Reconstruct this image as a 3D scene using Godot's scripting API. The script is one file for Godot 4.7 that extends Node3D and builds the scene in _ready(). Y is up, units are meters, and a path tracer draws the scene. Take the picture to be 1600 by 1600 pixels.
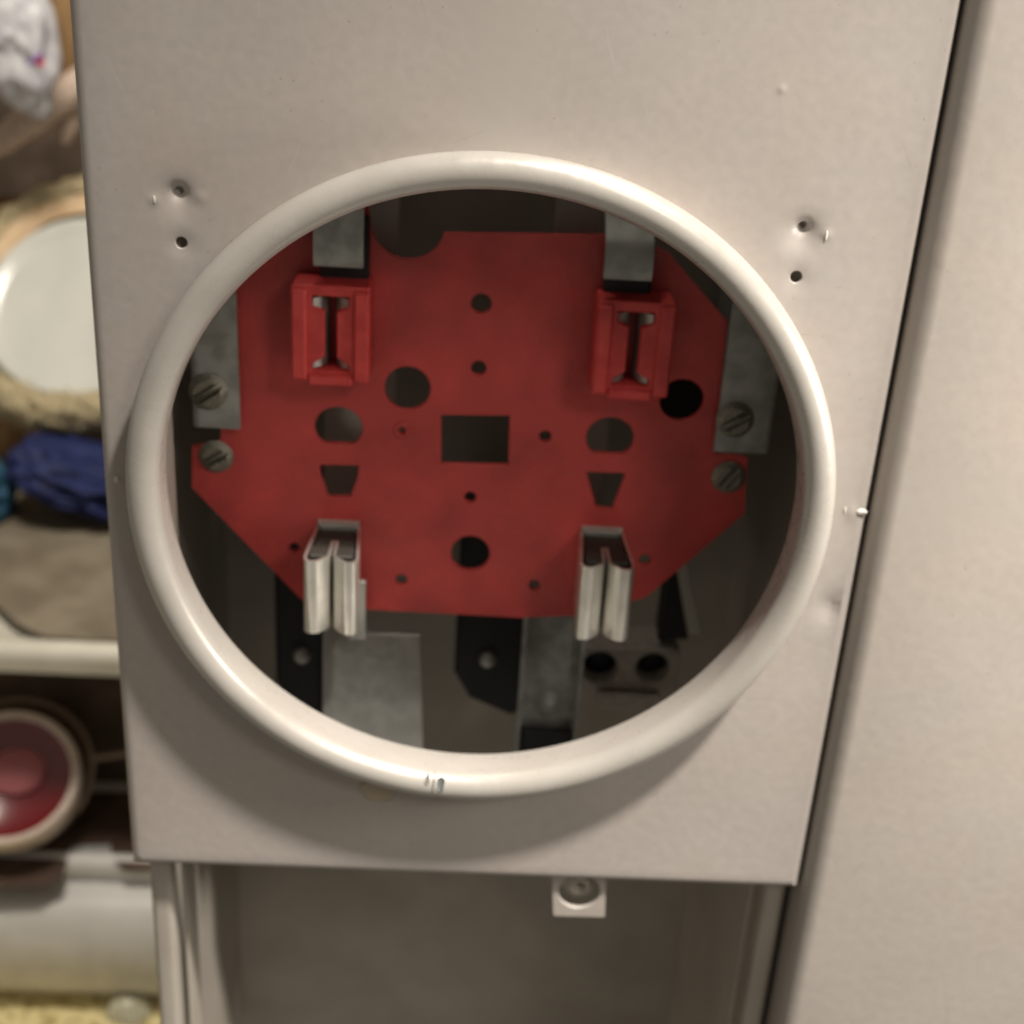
extends Node3D
# An open electric meter socket: grey enamelled cover with a round sealing ring, red mounting
# plate and jaws inside; a second cabinet on its right, cluttered shelves behind on its left.
# All sizes in metres; the cover's face lies in z = 0, the viewer is on +z.

var mats := {}
var rng := RandomNumberGenerator.new()
var names := {}

# ------------------------------------------------------------------ materials
func noise_tex(freq: float, oct := 4, seed_ := 1, ramp: Gradient = null, size := 512, kind := FastNoiseLite.TYPE_SIMPLEX_SMOOTH) -> NoiseTexture2D:
	var n := FastNoiseLite.new()
	n.noise_type = kind; n.frequency = freq; n.seed = seed_
	n.fractal_octaves = oct
	var t := NoiseTexture2D.new()
	t.width = size; t.height = size; t.seamless = true; t.noise = n
	if ramp: t.color_ramp = ramp
	return t

func ramp2(a: Color, b: Color, p0 := 0.25, p1 := 0.75) -> Gradient:
	var g := Gradient.new()
	g.offsets = PackedFloat32Array([p0, p1]); g.colors = PackedColorArray([a, b])
	return g

func lin(r: float, g: float, b: float) -> Color:
	return Color(r, g, b).linear_to_srgb()

func mat(name_: String, c: Color, rough: float, metal := 0.0, spec := 0.5) -> StandardMaterial3D:
	var m := StandardMaterial3D.new()
	m.resource_name = name_; m.albedo_color = c; m.roughness = rough; m.metallic = metal
	m.metallic_specular = spec
	mats[name_] = m
	return m

# blotchy colour variation: a lerp between two colours by noise, repeated every `period` metres
func blotch(m: StandardMaterial3D, a: Color, b: Color, period: float, freq: float, seed_: int, p0 := 0.25, p1 := 0.75, stretch := Vector3.ONE) -> void:
	m.albedo_color = Color.WHITE
	m.albedo_texture = noise_tex(freq, 5, seed_, ramp2(a, b, p0, p1))
	m.uv1_triplanar = true
	m.uv1_scale = Vector3.ONE / period * stretch

func relief(m: StandardMaterial3D, cm: float, freq: float, seed_: int) -> void:
	m.heightmap_enabled = true
	m.heightmap_scale = cm
	m.heightmap_texture = noise_tex(freq, 4, seed_)
	m.uv1_triplanar = true

# enamel paint: even colour with faint cloudiness, specks of dirt and hairline scratches
func worn(m: StandardMaterial3D, base: Color, period: float, seed_: int, scratches: int, cloud := .03) -> void:
	var n := 1024
	var big := fnoise(.004, seed_, 4)
	var small := fnoise(.06, seed_ + 1, 3)
	var r := RandomNumberGenerator.new()
	r.seed = seed_
	var img := Image.create(n, n, false, Image.FORMAT_RGB8)
	for y in n:
		for x in n:
			# fade towards the repeat so that the tile joins
			var e := smoothstep(0.0, 60.0, minf(minf(x, n - 1 - x), minf(y, n - 1 - y)))
			var v := 1.0 + e * (cloud * big.get_noise_2d(x, y) + .022 * small.get_noise_2d(x, y))
			var t := .012 * e * big.get_noise_2d(x + 5000, y)
			img.set_pixel(x, y, Color(base.r * (v + t), base.g * v, base.b * (v - t)))
	for k in scratches:
		var p := Vector2(r.randf_range(40, n - 40), r.randf_range(40, n - 40))
		var a := r.randf_range(-.5, .5) + (PI / 2 if r.randf() < .7 else 0.0)
		var len := r.randf_range(8, 90) * (2.0 if r.randf() < .12 else 1.0)
		var light := r.randf() < .65
		var f := r.randf_range(.04, .16)
		for i in int(len):
			a += r.randf_range(-.02, .02)
			p += Vector2(cos(a), sin(a))
			if p.x < 2 or p.y < 2 or p.x > n - 3 or p.y > n - 3: break
			var c := img.get_pixel(int(p.x), int(p.y))
			var fade := f * sin(PI * i / len)
			img.set_pixel(int(p.x), int(p.y), c.lerp(Color(.92, .9, .86) if light else Color(.32, .29, .25), fade))
	for k in scratches * 3:
		var x := r.randi_range(30, n - 30)
		var y := r.randi_range(30, n - 30)
		var f := r.randf_range(.05, .30)
		for d in [Vector2i(0, 0), Vector2i(1, 0), Vector2i(0, 1), Vector2i(1, 1)]:
			if r.randf() < .7:
				img.set_pixel(x + d.x, y + d.y, img.get_pixel(x + d.x, y + d.y).lerp(Color(.34, .29, .22), f))
	m.albedo_color = Color.WHITE
	m.albedo_texture = ImageTexture.create_from_image(img)
	m.uv1_triplanar = true
	m.uv1_scale = Vector3.ONE / period

func make_materials() -> void:
	var m := mat("grey_enamel", Color.WHITE, 0.42, 0.0, 0.5)
	worn(m, lin(.38, .343, .317), .26, 3, 90)
	m.roughness_texture = noise_tex(.02, 5, 8, ramp2(Color(.80, .80, .80), Color(1, 1, 1)))
	relief(m, .004, .09, 5)
	m = mat("box_enamel", Color.WHITE, 0.5)
	blotch(m, lin(.345, .312, .268), lin(.395, .36, .312), 0.22, .008, 13)
	relief(m, .004, .09, 15)
	m = mat("cabinet_enamel", Color.WHITE, 0.45)
	worn(m, lin(.375, .338, .307), .29, 23, 60)
	relief(m, .005, .08, 25)
	m = mat("ring_enamel", Color.WHITE, .36, .2, .5)
	blotch(m, lin(.43, .405, .370), lin(.47, .445, .408), 0.10, .008, 18)
	m.roughness_texture = noise_tex(.03, 5, 19, ramp2(Color(.72, .72, .72), Color(1, 1, 1)))
	relief(m, .0025, .06, 17)
	m = mat("paint_chip", lin(.60, .58, .53), .4)
	m = mat("drip_stain", lin(.40, .335, .25), .5)
	m = mat("green_stain", lin(.34, .39, .38), .4)
	m = mat("red_fibre", Color.WHITE, .58, 0.0, .5)
	worn(m, lin(.52, .060, .056), .14, 31, 70, .16)
	m.roughness_texture = noise_tex(.018, 5, 33, ramp2(Color(.7, .7, .7), Color(1, 1, 1)))
	relief(m, .01, .1, 35)
	m = mat("red_moulding", Color.WHITE, .48, 0.0, .5)
	blotch(m, lin(.54, .046, .046), lin(.64, .066, .060), 0.05, .01, 41)
	m = mat("galvanised", Color.WHITE, .46, .75)
	blotch(m, lin(.46, .46, .43), lin(.56, .56, .53), 0.06, .010, 51)
	m.roughness_texture = noise_tex(.03, 4, 53, ramp2(Color(.75, .75, .75), Color(1, 1, 1)))
	m = mat("tinned_copper", Color.WHITE, .34, .85)
	blotch(m, lin(.70, .68, .62), lin(.82, .80, .74), 0.05, .008, 61)
	m = mat("dull_bar", Color.WHITE, .55, .55)
	blotch(m, lin(.30, .31, .29), lin(.43, .44, .42), 0.06, .012, 71)
	m = mat("pale_bar", lin(.52, .51, .46), .6, .2)
	m = mat("black_plastic_and_shade", lin(.012, .012, .014), .55)  # insulators, and places where shade is painted as black parts
	m = mat("shade_and_seam", lin(.05, .045, .038), .6, .4)  # painted shade inside the lower jaws; also the ring seam
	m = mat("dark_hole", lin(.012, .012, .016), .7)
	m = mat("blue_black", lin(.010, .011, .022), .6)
	m = mat("screw_steel", Color.WHITE, .5, .7)
	blotch(m, lin(.20, .19, .15), lin(.32, .31, .26), 0.012, .02, 81)
	m = mat("lug_metal", Color.WHITE, .5, .15)
	blotch(m, lin(.34, .31, .27), lin(.44, .40, .35), 0.04, .014, 85)
	# behind, on the left
	m = mat("old_wood", Color.WHITE, .75)
	blotch(m, lin(.22, .12, .05), lin(.48, .30, .14), 0.3, .012, 91, .2, .8, Vector3(3.4, .5, 3.4))
	m = mat("dark_board_and_shade", Color.WHITE, .8)  # backboard, and the painted shade under the branch
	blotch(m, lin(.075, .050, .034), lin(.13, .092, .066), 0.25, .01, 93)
	m = mat("bag_film", Color.WHITE, .22, 0, .6)
	blotch(m, lin(.66, .66, .72), lin(.86, .86, .88), .1, .012, 95)
	m.backlight_enabled = true; m.backlight = Color(.5, .5, .55)
	m = mat("pink_print", lin(.80, .07, .16), .3)
	m = mat("violet_print", lin(.30, .16, .62), .3)
	m = mat("driftwood", Color.WHITE, .7)
	blotch(m, lin(.42, .31, .24), lin(.66, .54, .46), .05, .02, 97)
	m = mat("bark", Color.WHITE, .9)
	blotch(m, lin(.34, .26, .17), lin(.68, .57, .40), .06, .02, 99, .3, .7)
	relief(m, .25, .03, 101)
	m = mat("moss_bark", Color.WHITE, .95)
	blotch(m, lin(.42, .34, .19), lin(.66, .57, .38), .05, .025, 103)
	relief(m, .25, .03, 105)
	m = mat("pale_wood", Color.WHITE, .6)
	blotch(m, lin(.62, .42, .24), lin(.78, .60, .40), .12, .012, 107)
	m = mat("white_glaze", Color.WHITE, .2)
	blotch(m, lin(.62, .63, .58), lin(.70, .70, .65), .2, .008, 109)
	m = mat("blue_cloth", Color.WHITE, .7)
	blotch(m, lin(.005, .010, .065), lin(.011, .024, .12), .08, .012, 111)
	m = mat("teal_cloth", lin(.02, .09, .16), .7)
	m = mat("white_shelf", Color.WHITE, .4)
	blotch(m, lin(.62, .59, .50), lin(.74, .71, .62), .3, .008, 113)
	m = mat("white_roll", Color.WHITE, .35)
	blotch(m, lin(.62, .605, .59), lin(.69, .675, .655), .14, .010, 115)
	m = mat("cream_rim", Color.WHITE, .4)
	blotch(m, lin(.66, .54, .47), lin(.76, .66, .58), .06, .014, 117)
	m = mat("red_glass", lin(.16, .006, .012), .16, 0, .7)
	m = mat("glint_pink", lin(.48, .15, .17), .3)  # pink of the painted highlight on the jar glass
	m = mat("brown_ring", lin(.10, .055, .04), .5)
	m = mat("wire", lin(.34, .26, .21), .45, .4)
	m = mat("shelf_shade", Color.WHITE, .6)  # colour of the painted shade on the upper shelf floor
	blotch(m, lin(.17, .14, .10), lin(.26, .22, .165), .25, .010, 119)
	m = mat("shadow_brown", Color.WHITE, .7)  # colour of the painted jar and box shadow
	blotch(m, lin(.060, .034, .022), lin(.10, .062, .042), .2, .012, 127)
	m = mat("yellow_board", Color.WHITE, .7)
	blotch(m, lin(.46, .36, .13), lin(.86, .74, .40), .09, .015, 121, .22, .5)
	relief(m, .06, .03, 123)
	m = mat("cloudy_glass", Color.WHITE, .25, 0, .6)
	blotch(m, lin(.40, .38, .27), lin(.72, .70, .56), .03, .02, 125)

# ------------------------------------------------------------------ mesh helpers
func begin() -> SurfaceTool:
	var st := SurfaceTool.new()
	st.begin(Mesh.PRIMITIVE_TRIANGLES)
	return st

func tri(st: SurfaceTool, a: Vector3, b: Vector3, c: Vector3) -> void:   # given counter-clockwise, stored clockwise
	st.add_vertex(a); st.add_vertex(c); st.add_vertex(b)

func quad(st: SurfaceTool, a: Vector3, b: Vector3, c: Vector3, d: Vector3) -> void:
	tri(st, a, b, c); tri(st, a, c, d)

# skin between successive closed loops; loop 0 is nearest the viewer, loops run counter-clockwise
func loft(st: SurfaceTool, loops: Array, group: int, closed := true) -> void:
	st.set_smooth_group(group)
	for i in loops.size() - 1:
		var A: PackedVector3Array = loops[i]
		var B: PackedVector3Array = loops[i + 1]
		var n := A.size()
		for j in (n if closed else n - 1):
			var k := (j + 1) % n
			tri(st, B[j], B[k], A[k]); tri(st, B[j], A[k], A[j])

func fan(st: SurfaceTool, loop: PackedVector3Array, group: int, back := false) -> void:
	st.set_smooth_group(group)
	var c := Vector3.ZERO
	for p in loop: c += p
	c /= loop.size()
	for j in loop.size():
		var k := (j + 1) % loop.size()
		if back: tri(st, c, loop[k], loop[j])
		else: tri(st, c, loop[j], loop[k])

func lift(poly: PackedVector2Array, z: float, xf := Transform3D.IDENTITY) -> PackedVector3Array:
	var r := PackedVector3Array()
	for p in poly: r.append(xf * Vector3(p.x, p.y, z))
	return r

func inset(poly: PackedVector2Array, d: float) -> PackedVector2Array:   # counter-clockwise outline shrinks for d > 0
	var r := PackedVector2Array()
	var n := poly.size()
	for i in n:
		var a := (poly[i] - poly[(i + n - 1) % n]).normalized()
		var b := (poly[(i + 1) % n] - poly[i]).normalized()
		var na := Vector2(-a.y, a.x)
		var nb := Vector2(-b.y, b.x)
		var m := (na + nb).normalized()
		r.append(poly[i] + m * d / maxf(.3, m.dot(na)))
	return r

func rect(x0: float, y0: float, x1: float, y1: float) -> PackedVector2Array:
	return PackedVector2Array([Vector2(x0, y0), Vector2(x1, y0), Vector2(x1, y1), Vector2(x0, y1)])

func ring(x: float, y: float, r: float, n := 40, ry := 0.0) -> PackedVector2Array:
	var o := PackedVector2Array()
	for i in n:
		var a := TAU * i / n
		o.append(Vector2(x + r * cos(a), y + (ry if ry > 0.0 else r) * sin(a)))
	return o

func ccw(poly: PackedVector2Array) -> PackedVector2Array:
	var p := poly.duplicate()
	if Geometry2D.is_polygon_clockwise(p): p.reverse()
	return p

func dense(poly: PackedVector2Array, step: float) -> PackedVector2Array:
	var r := PackedVector2Array()
	for i in poly.size():
		var a := poly[i]
		var b := poly[(i + 1) % poly.size()]
		var n := maxi(1, int(ceil(a.distance_to(b) / step)))
		for k in n: r.append(a.lerp(b, float(k) / n))
	return r

func rounded(poly: PackedVector2Array, r: float, seg := 4) -> PackedVector2Array:
	var o := PackedVector2Array()
	var n := poly.size()
	for i in n:
		var p := poly[i]
		var a := (poly[(i + n - 1) % n] - p)
		var b := (poly[(i + 1) % n] - p)
		var d := minf(r, minf(a.length(), b.length()) * .45)
		var s := p + a.normalized() * d
		var e := p + b.normalized() * d
		for k in seg + 1:
			var t := float(k) / seg
			o.append(s.lerp(p, t).lerp(p.lerp(e, t), t))
	return o

# solid slab of an outline without holes: chamfered front edge, flat back
func slab(st: SurfaceTool, outline: PackedVector2Array, z0: float, z1: float, bevel := 0.0005, xf := Transform3D.IDENTITY, smooth := false) -> void:
	var p := ccw(outline)
	var q := inset(p, bevel)
	var g := 3 if smooth else -1
	loft(st, [lift(q, z1, xf), lift(p, z1 - bevel, xf)], 4 if smooth else -1)
	loft(st, [lift(p, z1 - bevel, xf), lift(p, z0 + bevel, xf)], g)
	loft(st, [lift(p, z0 + bevel, xf), lift(q, z0, xf)], 4 if smooth else -1)
	st.set_smooth_group(-1)
	var f := lift(q, z1, xf)
	var k := lift(q, z0, xf)
	var t := Geometry2D.triangulate_polygon(q)
	for i in range(0, t.size(), 3):
		var a := q[t[i]]
		var flip := (q[t[i + 1]] - a).cross(q[t[i + 2]] - a) < 0.0
		var i1: int = t[i + 2] if flip else t[i + 1]
		var i2: int = t[i + 1] if flip else t[i + 2]
		tri(st, f[t[i]], f[i1], f[i2])
		tri(st, k[t[i]], k[i2], k[i1])

func brick(st: SurfaceTool, size: Vector3, xf := Transform3D.IDENTITY, bevel := 0.0005) -> void:
	slab(st, rect(-size.x / 2, -size.y / 2, size.x / 2, size.y / 2), -size.z / 2, size.z / 2, bevel, xf)

# sheet with holes, meshed finely enough to carry dents: zf gives the offset of its front face
func sheet(st: SurfaceTool, outline: PackedVector2Array, holes: Array, z1: float, thick: float, round_r: float, skirt: float, extra: PackedVector2Array, zf: Callable, rim := 0.0003) -> void:
	var outer := ccw(outline)
	var face := inset(outer, round_r)
	var hs := []
	for h in holes: hs.append(ccw(h))
	var pts := PackedVector2Array()
	for p in face: pts.append(p)
	var big := []
	for h in hs:
		var g := inset(h, -rim)
		big.append(g)
		for p in g: pts.append(p)
	for p in extra:
		if not Geometry2D.is_point_in_polygon(p, inset(face, .0016 if skirt > .001 and thick < .005 else .0010)): continue
		var ok := true
		for g in big:
			if Geometry2D.is_point_in_polygon(p, inset(g, -.0004)): ok = false; break
		if ok: pts.append(p)
	var inside_count := pts.size()
	var z := PackedFloat32Array()
	for p in pts: z.append(z1 + zf.call(p))
	var want := poly_area(face)
	for g in big: want -= poly_area(g)
	# triangulate with a guard row of points outside; try again with other jitter until the pieces add up
	var best := PackedInt32Array()
	var best_off := 1e9
	for attempt in 24:
		var scaled := PackedVector2Array()
		for p in pts: scaled.append(p * 1000.0 + Vector2(rng.randf_range(-1, 1), rng.randf_range(-1, 1)) * (.004 + .001 * attempt))
		for p in dense(inset(outer, -.0028), .0025): scaled.append(p * 1000.0 + Vector2(rng.randf_range(-1, 1), rng.randf_range(-1, 1)) * .7)
		var t := Geometry2D.triangulate_delaunay(scaled)
		var kept := PackedInt32Array()
		var area := 0.0
		var edges := {}
		var doubled := 0
		for i in range(0, t.size(), 3):
			if maxi(t[i], maxi(t[i + 1], t[i + 2])) >= inside_count: continue
			var a := pts[t[i]]
			var b := pts[t[i + 1]]
			var c := pts[t[i + 2]]
			var m := (a + b + c) / 3.0
			var cr := (b - a).cross(c - a)
			if absf(cr) < 1e-10 or not Geometry2D.is_point_in_polygon(m, face): continue
			var ok := true
			for g in big:
				if Geometry2D.is_point_in_polygon(m, g): ok = false; break
			if not ok: continue
			area += absf(cr) / 2
			var tri_ids := [t[i], t[i + 1], t[i + 2]] if cr > 0 else [t[i], t[i + 2], t[i + 1]]
			for k in 3:
				var e := Vector2i(tri_ids[k], tri_ids[(k + 1) % 3])
				if edges.has(e): doubled += 1
				edges[e] = true
			for k in tri_ids: kept.append(k)
		var off := absf(area - want) / want + doubled
		if off < best_off: best_off = off; best = kept
		if off < 4e-6: break
	if best_off > 1e-4: print("sheet off by ", best_off)
	var d := Vector3(0, 0, -thick)
	for i in range(0, best.size(), 3):
		var A := Vector3(pts[best[i]].x, pts[best[i]].y, z[best[i]])
		var B := Vector3(pts[best[i + 1]].x, pts[best[i + 1]].y, z[best[i + 1]])
		var C := Vector3(pts[best[i + 2]].x, pts[best[i + 2]].y, z[best[i + 2]])
		st.set_smooth_group(1)
		tri(st, A, B, C)
		st.set_smooth_group(7)
		tri(st, A + d, C + d, B + d)
	# rounded edge and skirt outside, the same inside
	if round_r > 0.0:
		var loops := []
		for k in 7:
			var a := PI / 2 * k / 6.0
			loops.append(lift(inset(outer, round_r * (1.0 - sin(a))), z1 - round_r * (1.0 - cos(a))))
		if skirt > round_r: loops.append(lift(outer, z1 - skirt))
		loft(st, loops, 1)
		var inner := inset(outer, thick)
		if thick > .005:                        # a solid block
			loft(st, [lift(outer, z1 - skirt), lift(face, z1 - thick)], -1)
		elif skirt > round_r:
			loft(st, [lift(outer, z1 - skirt), lift(inner, z1 - skirt)], -1)
			loft(st, [lift(inner, z1 - skirt), lift(inner, z1 - round_r), lift(face, z1 - thick)], -1)
		else:
			loft(st, [lift(outer, z1 - round_r), lift(face, z1 - thick)], -1)
	else:
		loft(st, [lift(outer, z1), lift(outer, z1 - thick)], -1)
	for i in hs.size():
		var h: PackedVector2Array = hs[i]
		var g: PackedVector2Array = big[i]
		var top := PackedVector3Array()
		for p in g: top.append(Vector3(p.x, p.y, z1 + zf.call(p)))
		var mid := PackedVector3Array()
		var low := PackedVector3Array()
		for j in h.size():
			mid.append(Vector3(h[j].x, h[j].y, top[j].z - rim))
			low.append(Vector3(g[j].x, g[j].y, top[j].z - thick))
		top.reverse(); mid.reverse(); low.reverse()
		loft(st, [top, mid, low], 9)

func poly_area(p: PackedVector2Array) -> float:
	var s := 0.0
	for i in p.size(): s += p[i].cross(p[(i + 1) % p.size()])
	return absf(s) / 2

# body of revolution about z through (0,0,0) of xf; profile (radius, z) runs from the front inwards to the back outwards
func lathe(st: SurfaceTool, prof: Array, xf := Transform3D.IDENTITY, n := 40, group := 1, wobble := 0.0) -> void:
	var loops := []
	for q in prof:
		var l := PackedVector3Array()
		for i in n:
			var a := TAU * i / n
			var r: float = q.x + wobble * (sin(3 * a + 1.0) + .6 * sin(7 * a))
			l.append(xf * Vector3(r * cos(a), r * sin(a), q.y))
		loops.append(l)
	loft(st, loops, group)

# strip of sheet metal: a path in the (u, v) plane with thickness, drawn out along w from w0 to w1
func ribbon(st: SurfaceTool, path: PackedVector2Array, thick: float, w0: float, w1: float, u: Vector3, v: Vector3, w: Vector3, at := Vector3.ZERO, group := 5) -> void:
	var n := path.size()
	var L := PackedVector2Array()
	var R := PackedVector2Array()
	for i in n:
		var d := (path[mini(i + 1, n - 1)] - path[maxi(i - 1, 0)]).normalized()
		var nn := Vector2(-d.y, d.x) * thick / 2
		L.append(path[i] + nn); R.append(path[i] - nn)
	var P := func(q: Vector2, s: float) -> Vector3: return at + u * q.x + v * q.y + w * s
	var flip := u.cross(v).dot(w) < 0.0
	var Q := func(a: Vector3, b: Vector3, c: Vector3, d: Vector3) -> void:
		if flip: quad(st, a, d, c, b)
		else: quad(st, a, b, c, d)
	for i in n - 1:
		st.set_smooth_group(group)
		Q.call(P.call(L[i], w1), P.call(L[i], w0), P.call(L[i + 1], w0), P.call(L[i + 1], w1))
		Q.call(P.call(R[i + 1], w1), P.call(R[i + 1], w0), P.call(R[i], w0), P.call(R[i], w1))
		st.set_smooth_group(-1)
		Q.call(P.call(R[i], w1), P.call(L[i], w1), P.call(L[i + 1], w1), P.call(R[i + 1], w1))
		Q.call(P.call(R[i + 1], w0), P.call(L[i + 1], w0), P.call(L[i], w0), P.call(R[i], w0))
	st.set_smooth_group(-1)
	Q.call(P.call(R[0], w1), P.call(R[0], w0), P.call(L[0], w0), P.call(L[0], w1))
	Q.call(P.call(L[n - 1], w1), P.call(L[n - 1], w0), P.call(R[n - 1], w0), P.call(R[n - 1], w1))

func bend(path: PackedVector2Array, r: float) -> PackedVector2Array:   # open path with rounded corners
	var o := PackedVector2Array([path[0]])
	for i in range(1, path.size() - 1):
		var p := path[i]
		var a := path[i - 1] - p
		var b := path[i + 1] - p
		var d := minf(r, minf(a.length(), b.length()) * .48)
		var s := p + a.normalized() * d
		var e := p + b.normalized() * d
		for k in 6:
			var t := k / 5.0
			o.append(s.lerp(p, t).lerp(p.lerp(e, t), t))
	o.append(path[path.size() - 1])
	return o

func tube(st: SurfaceTool, path: PackedVector3Array, radii: PackedFloat32Array, n := 14, lump := 0.0, noise: FastNoiseLite = null) -> void:
	var loops := []
	var side := Vector3.UP
	for i in path.size():
		var d := (path[maxi(i - 1, 0)] - path[mini(i + 1, path.size() - 1)]).normalized()
		if absf(d.dot(side)) > .95: side = Vector3.RIGHT
		var e1 := (side - d * side.dot(d)).normalized()
		side = e1
		var e2 := d.cross(e1)
		var l := PackedVector3Array()
		for j in n:
			var a := TAU * j / n
			var dir := e1 * cos(a) + e2 * sin(a)
			var r := radii[i]
			if noise: r *= 1.0 + lump * noise.get_noise_3dv((path[i] + dir * r) * 1000.0)
			l.append(path[i] + dir * r)
		loops.append(l)
	loft(st, loops, 1)
	fan(st, loops[0], 2)
	fan(st, loops[loops.size() - 1], 2, true)

# closed lump: a sphere pushed about by noise and squeezed by scale; used for film, cloth, blobs
func lump(st: SurfaceTool, centre: Vector3, size: Vector3, amp: float, noise: FastNoiseLite, nu := 48, nv := 32, ridged := false, basis := Basis.IDENTITY, square := 1.0) -> void:
	var loops := []
	for i in range(1, nv):
		var th := PI * i / nv
		var l := PackedVector3Array()
		for j in nu:
			var ph := TAU * j / nu
			var d := Vector3(sin(th) * cos(ph), sin(th) * sin(ph), cos(th))
			var e := Vector3(signf(d.x) * pow(absf(d.x), square), signf(d.y) * pow(absf(d.y), square), signf(d.z) * pow(absf(d.z), square))
			var v := noise.get_noise_3dv(d * 100.0)
			if ridged: v = .5 - absf(v) * 2.0
			l.append(centre + basis * (e * size * (1.0 + amp * v)))
		loops.append(l)
	loft(st, loops, 1)
	fan(st, loops[0], 1)
	fan(st, loops[loops.size() - 1], 1, true)

func fnoise(freq: float, seed_: int, oct := 4) -> FastNoiseLite:
	var n := FastNoiseLite.new()
	n.noise_type = FastNoiseLite.TYPE_SIMPLEX_SMOOTH
	n.frequency = freq; n.seed = seed_; n.fractal_octaves = oct
	return n

# ------------------------------------------------------------------ objects
func numbered(called: String, parent: Node) -> String:
	var key := str(parent.get_instance_id()) + called
	var k: int = names.get(key, 0)
	names[key] = k + 1
	return called if k == 0 else "%s_%03d" % [called, k]

func obj(called: String, st: SurfaceTool, m: String, parent: Node = self, label := "") -> MeshInstance3D:
	st.generate_normals()
	var o := MeshInstance3D.new()
	o.name = numbered(called, parent)
	o.mesh = st.commit()
	for i in o.mesh.get_surface_count(): o.mesh.surface_set_material(i, mats[m])
	parent.add_child(o, true)
	if label: o.set_meta("label", label)
	return o

func tag(o: Node, label: String, category: String, group := "", kind := "") -> Node:
	o.set_meta("label", label)
	if category: o.set_meta("category", category)
	if group: o.set_meta("group", group)
	if kind: o.set_meta("kind", kind)
	return o

func thing(called: String, label: String, category: String) -> Node3D:
	var o := Node3D.new()
	o.name = numbered(called, self)
	add_child(o, true)
	tag(o, label, category)
	return o

func facing(at: Vector3, normal: Vector3, up := Vector3.UP) -> Transform3D:   # local z along the normal
	var z := normal.normalized()
	var x := up.cross(z).normalized()
	return Transform3D(Basis(x, z.cross(x), z), at)

func lamp(called: String, at: Vector3, towards: Vector3, size: Vector2, energy: float, c: Color) -> void:
	var l := AreaLight3D.new()
	l.name = called
	l.area_size = size
	l.area_normalize_energy = true
	l.light_energy = energy
	l.light_color = c
	l.shadow_enabled = true
	l.area_range = 6.0
	l.area_attenuation = 2.0
	add_child(l, true)
	l.look_at_from_position(at, towards, Vector3(.1, .2, 1).normalized())

func _ready() -> void:
	rng.seed = 7
	# ---------------- camera
	var cam := Camera3D.new()
	cam.name = "camera"
	cam.position = Vector3(-.00385, .15163, .34223)
	cam.rotation = Vector3(-.438984, -.040156, .064122)
	cam.near = .01
	cam.far = 20.0
	var lens := CameraAttributesPhysical.new()
	lens.frustum_focal_length = 32.204
	lens.frustum_near = .01
	lens.frustum_far = 20.0
	lens.frustum_focus_distance = .312
	lens.exposure_aperture = 8.0
	cam.attributes = lens
	add_child(cam)
	cam.current = true
	# ---------------- a dim room around, lamps out of view
	var we := WorldEnvironment.new()
	we.name = "environment"
	var env := Environment.new()
	env.background_mode = Environment.BG_COLOR
	env.background_color = lin(.215, .195, .162)
	env.tonemap_mode = Environment.TONE_MAPPER_LINEAR
	env.tonemap_exposure = 1.0
	env.sdfgi_enabled = true
	env.ssao_enabled = true
	env.ssil_enabled = true
	we.environment = env
	add_child(we)
	var work_lamp := SpotLight3D.new()      # shaded work lamp high up on the right, its beam on the lower right of the cover
	work_lamp.name = "work_lamp"
	work_lamp.light_energy = 19.0
	work_lamp.light_color = lin(1.0, .93, .84)
	work_lamp.light_size = .10
	work_lamp.spot_angle = 11.4
	work_lamp.spot_angle_attenuation = 1.0
	work_lamp.spot_range = 6.0
	work_lamp.spot_attenuation = 2.0
	work_lamp.shadow_enabled = true
	add_child(work_lamp, true)
	work_lamp.look_at_from_position(Vector3(.91, 2.29, .80), Vector3(.20, -.24, 0), Vector3(0, .2, 1).normalized())
	lamp("side_lamp", Vector3(.34, .05, .09), Vector3(.08, 0, 0), Vector2(.08, .08), .075, lin(1.0, .92, .82))
	lamp("front_lamp", Vector3(.45, .58, .74), Vector3(0, 0, 0), Vector2(.20, .16), .16, lin(1.0, .91, .80))
	lamp("shelf_lamp", Vector3(-.15, .60, -.18), Vector3(-.27, -.20, -.40), Vector2(.20, .16), .60, lin(1.0, .92, .80))

	make_materials()
	build_socket()
	build_cabinet()
	build_behind()

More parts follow.
